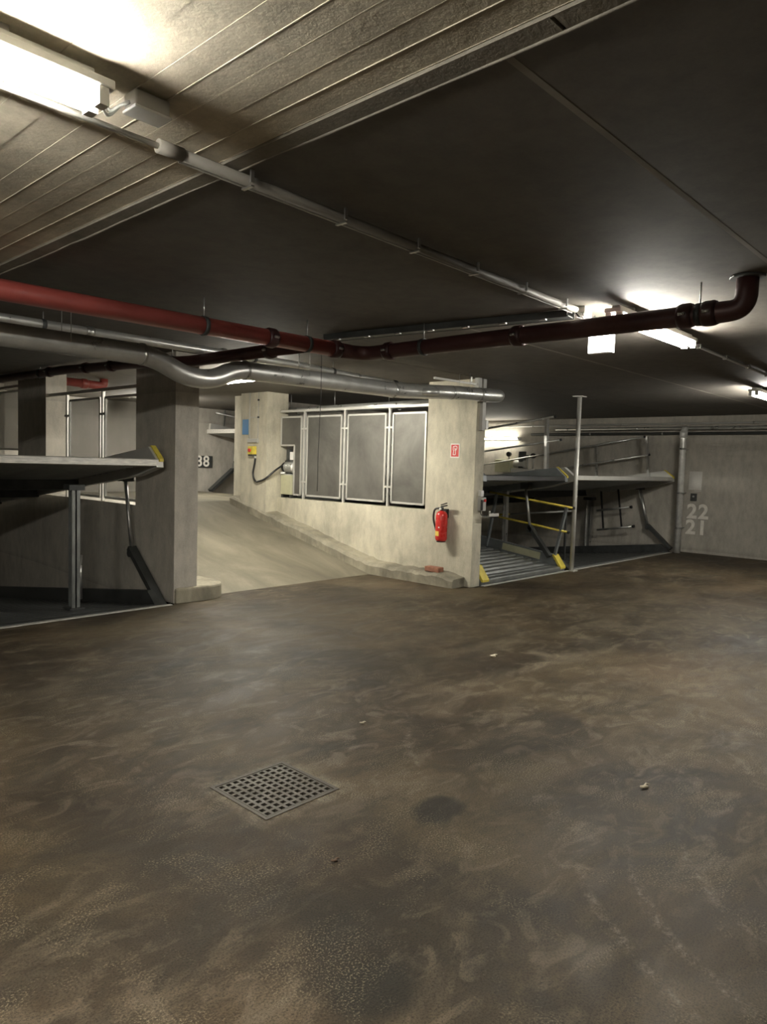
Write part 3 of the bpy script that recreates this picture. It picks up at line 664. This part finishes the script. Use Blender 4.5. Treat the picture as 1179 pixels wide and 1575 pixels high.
MB().tube(fillet([(7.8, 9.55, 1.60), (7.78, 9.45, 1.63), (7.78, 9.27, 1.62)], .05), .016, 8).build('pressure_hose', 'black', e)
MB().box(7.765, 7.77, 9.27, 9.40, 1.62, 1.76).build('paper_tag', 'sign_white', e)
MB().box(7.77, 7.83, 9.42, 9.50, 1.58, 1.80).build('valve_block', 'dark_steel', e, bevel=.006)

# ================================================================== right wall things
o = text_mesh('bay_number', '22', .40, 'paint', Matrix.Translation((14.797, 5.14, .825)) @ FACE_MX, .002, .012, 1.12)
tag(o, 'white painted number 22 on the right wall, above the 21', 'number')
o = text_mesh('bay_number', '21', .40, 'paint', Matrix.Translation((14.797, 5.15, .505)) @ FACE_MX, .002, .012, 1.12)
tag(o, 'white painted number 21 on the right wall, under the 22', 'number')
e = thing('notice_board', (14.79, 5.2, 1.2), 'pale printed notice on the wall above the painted numbers', 'notice')
MB().box(14.785, 14.80, 5.09, 5.34, 1.27, 1.64).build('sheet', 'notice', e)
MB().box(14.775, 14.80, 5.10, 5.22, 1.235, 1.262).build('ledge', 'frame', e)
e = thing('key_switch', (14.77, 5.22, 1.04), 'small dark switch box under the notice on the right wall', 'switch')
MB().box(14.75, 14.80, 5.17, 5.28, 1.05, 1.20).build('box', 'dark_steel', e, bevel=.006)
MB().tube([(14.75, 5.22, 1.14), (14.735, 5.22, 1.14)], .02, 10).build('key', 'plastic', e)
# support pole between the two right lifts
e = thing('support_pole', (10.30, 5.49, 0), 'slim grey floor-to-ceiling pole between the two right car lifts', 'pole')
MB().tube([(10.30, 5.46, .012), (10.30, 5.46, ZC-.012)], .034, 14).build('pole', 'frame', e)
MB().box(10.22, 10.38, 5.38, 5.54, ZC-.012, ZC).build('top_plate', 'frame', e)
MB().box(10.23, 10.37, 5.39, 5.499, 0, .012).build('base_plate', 'frame', e)

# ================================================================== car lift platforms
plank_cache = {}
def plank_mesh(w_, pitch, mat):
    key = (round(w_, 3), pitch, mat)
    if key not in plank_cache:
        p = pitch; h = .035
        prof = [(0, 0), (p*.18, h), (p*.62, h), (p*.80, 0), (p*.995, 0), (p*.995, -.006), (p*.84, -.006), (p*.66, h-.006), (p*.14, h-.006), (-.0, -.006)]
        n = len(prof); v = [(0, a, b) for a, b in prof]+[(w_, a, b) for a, b in prof]
        f = [(i, (i+1) % n, n+(i+1) % n, n+i) for i in range(n)]+[tuple(range(n))[::-1], tuple(range(n, 2*n))]
        me = bpy.data.meshes.new('deck_plank'); me.from_pydata(v, [], f); me.materials.append(M[mat]); me.update(); plank_cache[key] = me
    return plank_cache[key]
def platform(label, x0, x1, y0, z0, slope, length, edge_mat='worn_edge', wing_mat='blue_steel', rails=(), posts=(), cap_w=.13, pitch=.15, plank_mat='deck', caps=(1, 1)):
    """deck hinged at its front edge (y0,z0); slope > 0 rises towards the back. rails/posts in (x, d, h) along/above the deck"""
    e = thing('lift_platform', (x0, y0, z0), label, 'car lift')
    a = math.atan(slope); ca, sa = math.cos(a), math.sin(a)
    def T(d, h): return (y0+d*ca-h*sa, z0+d*sa+h*ca)
    def W(x, d, h):
        y, z = T(d, h)
        return (x, y, z)
    w_ = x1-x0-.16
    me = plank_mesh(w_, pitch, plank_mat)
    for i in range(int((length-.12)/pitch)):
        y, z = T(.10+i*pitch, 0.0)
        share('deck_plank', me, (.08, y-y0, z-z0), e, (a, 0, 0))
    def pr(x_a, x_b, poly, name, mat, bev=0, par=None):
        return MB().prism([T(*q) for q in poly], 'x', x_a, x_b).build(name, mat, par or e, bevel=bev)
    pr(x0+.08, x1-.08, [(0, -.035), (0, .03), (.012, .04), (.10, .04), (.10, -.035)], 'front_edge', edge_mat)
    for d in (1.9, 3.2, 4.6):
        if d < length: pr(x0+.06, x1-.06, [(d, -.13), (d, -.01), (d+.08, -.01), (d+.08, -.13)], 'cross_beam', 'dark_steel')
    for (xa, xb) in ((x0, x0+.08), (x1-.08, x1)):
        s_ = 1 if xa == x0 else -1
        wv = pr(xa, xb, [(0, -.05), (0, .03), (.15, .19), (length, .19), (length, -.10), (.4, -.10)], 'side_beam', wing_mat)
        c0, c1 = (xa-.004, xa+cap_w) if s_ > 0 else (xb-cap_w, xb+.004)
        if not caps[0 if s_ > 0 else 1]: continue
        MB().prism([T(-.012, .01), T(-.012, .04), T(.145, .205), T(.17, .205), T(.17, .185), T(.01, .01)], 'x', c0, c1).build('end_cap', 'yellow', wv)
    for (p, q, r, mt) in rails:
        MB().tube([W(*p), W(*q)], r, 10).build('handrail', mt, e)
        for c_, d_ in ((p, -1), (q, 1)):
            MB().tube([W(c_[0], c_[1]-.012, c_[2]), W(c_[0], c_[1]+.012, c_[2])], r*1.35, 10).build('rail_plug', 'black', e)
    for (p, q, r, mt) in posts:
        MB().bar(W(*p), W(*q), r*1.6, r*2.4, (1, 0, 0)).build('rail_post', mt, e)
    return e
# left lift
PL = platform('raised double car lift platform with worn bright front edge at the left', -.35, 4.03, 7.0, 1.545, -.128, 5.3, 'worn_edge', 'frame', cap_w=.05)
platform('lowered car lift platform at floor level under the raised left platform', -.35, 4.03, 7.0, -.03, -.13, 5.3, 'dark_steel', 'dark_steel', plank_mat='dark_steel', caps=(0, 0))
# right lifts
X1 = 10.2
PU = platform('raised single car lift platform just right of the fire extinguisher pillar', 7.94, 10.24, 5.57, 1.46, -.13, 5.1, 'black', 'blue_steel', caps=(0, 1),
         rails=(((X1, .12, 1.0), (X1, 4.6, .98), .018, 'zinc'), ((X1, .05, .62), (X1, 4.6, .60), .016, 'zinc')),
         posts=(((X1+.02, .36, .1), (X1+.02, .28, 1.01), .03, 'zinc'), ((X1+.02, 2.4, .1), (X1+.02, 2.35, 1.0), .03, 'zinc')), cap_w=.03)
PB = platform('lowered single car lift platform with ribbed deck and yellow end caps by the pillar', 7.98, 10.24, 5.55, .03, .125, 4.0, 'deck', 'blue_steel',
         rails=(((X1-.07, -.05, .99), (X1-.07, 1.55, .97), .017, 'yellow'), ((X1-.07, -.02, .60), (X1-.07, 1.45, .59), .017, 'yellow')),
         posts=(((X1-.06, .16, .1), (X1-.06, .08, .99), .022, 'blue_steel'), ((X1-.06, 1.45, .05), (X1-.06, 1.40, .97), .022, 'blue_steel')), cap_w=.15)
_a = math.atan(.125)
def _T(d, h): return (5.55+d*math.cos(_a)-h*math.sin(_a), .03+d*math.sin(_a)+h*math.cos(_a))
MB().prism([_T(.42, .06), _T(.42, .17), _T(1.15, .17), _T(1.15, .06)], 'x', 10.153, 10.160).build('warning_plate', 'beige', PB)
X2 = 14.42
P2 = platform('raised double car lift platform beside the silver downpipe at the right', 10.40, 14.56, 5.55, 1.475, -.16, 5.1, 'frame', 'frame',
         rails=(((X2, .46, .93), (X2, 4.6, .9), .018, 'zinc'), ((X2, .40, .55), (X2, 4.6, .52), .018, 'zinc')),
         posts=(((X2+.03, .47, .1), (X2+.03, .42, .93), .025, 'zinc'), ((X2+.03, 1.62, .1), (X2+.03, 1.55, .91), .025, 'zinc')), cap_w=.06, caps=(0, 1))
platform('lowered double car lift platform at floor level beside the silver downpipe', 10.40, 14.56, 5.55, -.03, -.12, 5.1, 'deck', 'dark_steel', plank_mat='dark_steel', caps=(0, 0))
# floor edge strips along the pits
def strip(name_label, x0, x1, y, mat):
    o = MB().box(x0, x1, y-.05, y+.0, -.02, .008).build('edge_strip', mat, None, (x0, y, 0)); tag(o, name_label, 'metal strip')
strip('bright metal strip along the floor edge in front of the left lift', -.6, 4.1, 6.95, 'worn_edge')
strip('grey metal strip along the floor edge in front of the right lifts', 7.92, 14.45, 5.52, 'plastic')

def lift_arm(pf, x_, top, knee, foot, r=.022, bw=.10):
    b_ = MB().bar((x_, knee[0]+.02, knee[1]+.06), (x_, *foot), .06, bw, (1, 0, 0)).build('lift_arm', 'dark_steel', pf)
    MB().tube([(x_, *top), (x_, *knee)], r, 10).build('piston_rod', 'zinc', b_)
    MB().box(x_-.06, x_+.06, top[0]-.09, top[0]+.06, top[1]-.03, top[1]+.06).build('top_bracket', 'dark_steel', b_)
    MB().tube([(x_-.045, *knee), (x_+.045, *knee)], .045, 12).build('pivot', 'dark_steel', b_)
lift_arm(PL, 4.085, (7.94, 1.34), (7.77, .48), (7.08, -.05))
lift_arm(P2, 14.66, (6.30, 1.26), (6.08, .45), (5.58, .05), .035)
lift_arm(PU, 10.05, (6.21, 1.30), (6.09, .62), (5.72, .22), .022, .09)
def lift_post(label, x_, y_, z0, z1, w_=.10, mat='dark_steel'):
    e = thing('lift_post', (x_, y_, z0), label, 'lift post')
    m_ = MB(); m_.box(x_-w_/2, x_+w_/2, y_-w_/2, y_-w_/2+.012, z0, z1); m_.box(x_-w_/2, x_+w_/2, y_+w_/2-.012, y_+w_/2, z0, z1); m_.box(x_-.008, x_+.008, y_-w_/2, y_+w_/2, z0, z1)
    m_.build('column', mat, e)
    MB().box(x_-w_*.95, x_+w_*.95, y_-w_*.8, y_+w_*.8, z1, z1+.06).build('head_bracket', 'dark_steel', e)
    MB().box(x_-w_*.9, x_+w_*.9, y_-w_*.9, y_+w_*.9, z0, z0+.02).build('base_plate', 'dark_steel', e)
    MB().tube([(x_+w_*.75, y_, z0+.1), (x_+w_*.75, y_, z0+(z1-z0)*.45)], .022, 10).build('cylinder', 'zinc', e)
    return e
lift_post('steel post carrying the raised left lift platform', 3.40, 7.75, -.085, 1.22, .09, 'deck')
lift_post('steel post carrying the raised single platform behind the yellow rails', 10.32, 6.75, -1.45, 1.20, .07, 'zinc')
lift_post('steel post under the far right platform next to the ladder frame', 14.68, 7.42, -1.45, .95, .12, 'zinc')
# ladder-like guard frame hanging under the far right platform
e = P2
for (y0, z0, y1, z1) in ((7.05, 1.16, 6.96, .34), (6.67, 1.22, 6.55, .40)): MB().bar((14.45, y0, z0), (14.45, y1, z1), .03, .03).build('guard_upright', 'black', e)
for (y0, z0, y1, z1) in ((7.12, .74, 6.38, .86), (7.09, .32, 6.31, .46)):
    rg = MB().tube([(14.43, y0, z0), (14.43, y1, z1)], .02, 10).build('guard_rung', 'zinc', e); MB().tube([(14.43, y1, z1), (14.43, y1-.04, z1+.006)], .032, 10).build('rung_plug', 'black', rg)
# hydraulic gear on the right wall behind the first lift
e = thing('hydraulic_pump', (14.7, 9.3, 1.5), 'hydraulic unit with valves on the wall behind the raised single platform', 'pump')
MB().box(14.5, 14.79, 9.42, 9.85, 1.50, 1.80).build('tank', 'beige', e, bevel=.015)
MB().box(14.52, 14.798, 8.75, 9.40, 1.50, 1.60).build('base', 'frame', e)
MB().tube([(14.62, 9.36, 1.70), (14.62, 9.05, 1.70)], .09, 16).build('motor', 'frame', e)
MB().box(14.55, 14.7, 9.10, 9.22, 1.60, 2.0).build('valve_block', 'dark_steel', e, bevel=.01)
for y_, z_ in ((9.52, 1.93), (8.85, 1.90), (9.0, 1.88)):
    MB().tube([(14.6, y_, 1.6), (14.6, y_, z_)], .02, 8).build('stem', 'frame', e)
    MB().tube([(14.57, y_, z_), (14.63, y_, z_)], .06 if y_ != 9.0 else .035, 14).build('hand_wheel', 'black', e)
# yellow diagonal bar in the bay between the lifts
e = thing('guard_rail', (11.0, 6.4, .7), 'thin yellow-ended rail crossing behind the lower platform handrail', 'guard rail')
MB().tube([(10.85, 5.75, .92), (10.85, 7.35, .74)], .016, 8).build('bar', 'zinc', e); MB().tube([(10.85, 7.0, .78), (10.85, 7.36, .74)], .018, 8).build('yellow_end', 'yellow', e)
MB().bar((10.85, 5.9, -.03), (10.85, 5.9, .90), .03, .03).build('stand', 'dark_steel', e)

# lift at the top of the ramp, number 38
e = thing('lift_platform', (9.2, 11.2, 2.2), 'raised car lift platform in the dim bay at the top of the ramp', 'car lift')
a = .0
m_ = MB(); m_.add([(9.25, 11.2, 2.25), (9.25, 14.1, 2.25), (14.0, 14.1, 1.65), (14.0, 11.2, 1.65), (9.25, 11.2, 2.18), (9.25, 14.1, 2.18), (14.0, 14.1, 1.58), (14.0, 11.2, 1.58)], [(0, 1, 2, 3), (4, 7, 6, 5), (0, 4, 5, 1), (1, 5, 6, 2), (2, 6, 7, 3), (3, 7, 4, 0)])
m_.build('deck', 'deck', e)
MB().box(9.2, 9.25, 11.2, 14.1, 2.18, 2.27).build('front_edge', 'worn_edge', e)
MB().bar((9.25, 14.06, 2.33), (14.0, 14.06, 1.73), .08, .16).build('side_beam', 'frame', e)
MB().bar((9.62, 14.06, 2.2), (9.66, 14.06, 2.74), .04, .04).build('rail_post', 'zinc', e)
MB().tube([(9.4, 14.04, 2.66), (13.8, 14.04, 2.15)], .02, 8).build('handrail', 'zinc', e)
MB().tube([(10.05, 14.08, 2.10), (9.9, 14.08, 1.3)], .03, 8).build('piston_rod', 'zinc', e)
MB().bar((9.92, 14.08, 1.38), (9.3, 14.08, .88), .06, .14, (0, 1, 0)).build('lift_arm', 'dark_steel', e)
e = thing('bay_number', (9.15, 14.2, 1.4), 'number 38 on a dark plate at the top of the ramp', 'number')
MB().box(8.90, 9.42, 14.18, 14.2, 1.40, 1.67).build('plate', 'dark_steel', e)
o = text_mesh('digits', '38', .34, 'paint', Matrix.Identity(4), .002, .006, 1.05); o.parent = e; o.matrix_world = Matrix.Translation((9.16, 14.176, 1.535)) @ FACE_MY

# ================================================================== floor gully and small things
e = thing('floor_grate', ((GX0+GX1)/2, (GY0+GY1)/2, 0), 'square cast iron drain grate set in the brown floor', 'drain grate')
m_ = MB(); f_ = .018
m_.box(GX0, GX1, GY0, GY0+f_, -.05, .003); m_.box(GX0, GX1, GY1-f_, GY1, -.05, .003); m_.box(GX0, GX0+f_, GY0+f_, GY1-f_, -.05, .003); m_.box(GX1-f_, GX1, GY0+f_, GY1-f_, -.05, .003)
m_.build('frame', 'iron', e)
ix0, ix1, iy0, iy1 = GX0+f_+.004, GX1-f_-.004, GY0+f_+.004, GY1-f_-.004
n = 10; px_ = (ix1-ix0)/n; py_ = (iy1-iy0)/n; bw = .0165
for i in range(n+1):
    xx = ix0+i*px_; w2 = bw/2
    MB().box(max(ix0, xx-w2), min(ix1, xx+w2), iy0, iy1, -.030, .0015).build('grate_bar', 'iron', e)
    yy_ = iy0+i*py_
    MB().box(ix0, ix1, max(iy0, yy_-w2), min(iy1, yy_+w2), -.030, .0013).build('grate_bar', 'iron', e)
m_ = MB(); m_.box(GX0-.02, GX1+.02, GY0-.02, GY1+.02, -.42, -.40)
m_.box(GX0-.02, GX0, GY0, GY1, -.4, -.002); m_.box(GX1, GX1+.02, GY0, GY1, -.4, -.002); m_.box(GX0, GX1, GY0-.02, GY0, -.4, -.002); m_.box(GX0, GX1, GY1, GY1+.02, -.4, -.002)
m_.build('sump', 'tank_dark', e)
def scrap(name, x_, y_, mat, size, label, cat):
    m_ = MB(); n = 7; ring = []
    pts = [(x_+math.cos(2.4*i)*.2*size+size*(i-3)*.35, y_+math.sin(1.7*i)*.3*size, .004+size*.15+.1*size*math.sin(i*1.3)) for i in range(n)]
    m_.tube(pts, [size*r for r in (.12, .2, .26, .2, .26, .18, .1)], 7)
    o = m_.build(name, mat, None, (x_, y_, 0)); tag(o, label, cat)
scrap('litter_scrap', 3.52, 1.40, 'litter', .034, 'crumpled pale scrap of litter on the right of the floor', 'litter')
scrap('litter_scrap', 5.03, 3.35, 'litter', .040, 'tiny pale scrap lying far out on the aisle floor', 'litter')
scrap('litter_scrap', 3.10, 3.00, 'litter', .022, 'tiny pale scrap lying just beyond the drain grate', 'litter')
scrap('floor_pebble', 1.93, 2.00, 'pebble', .020, 'small brown pebble lying in front of the drain grate', 'pebble')
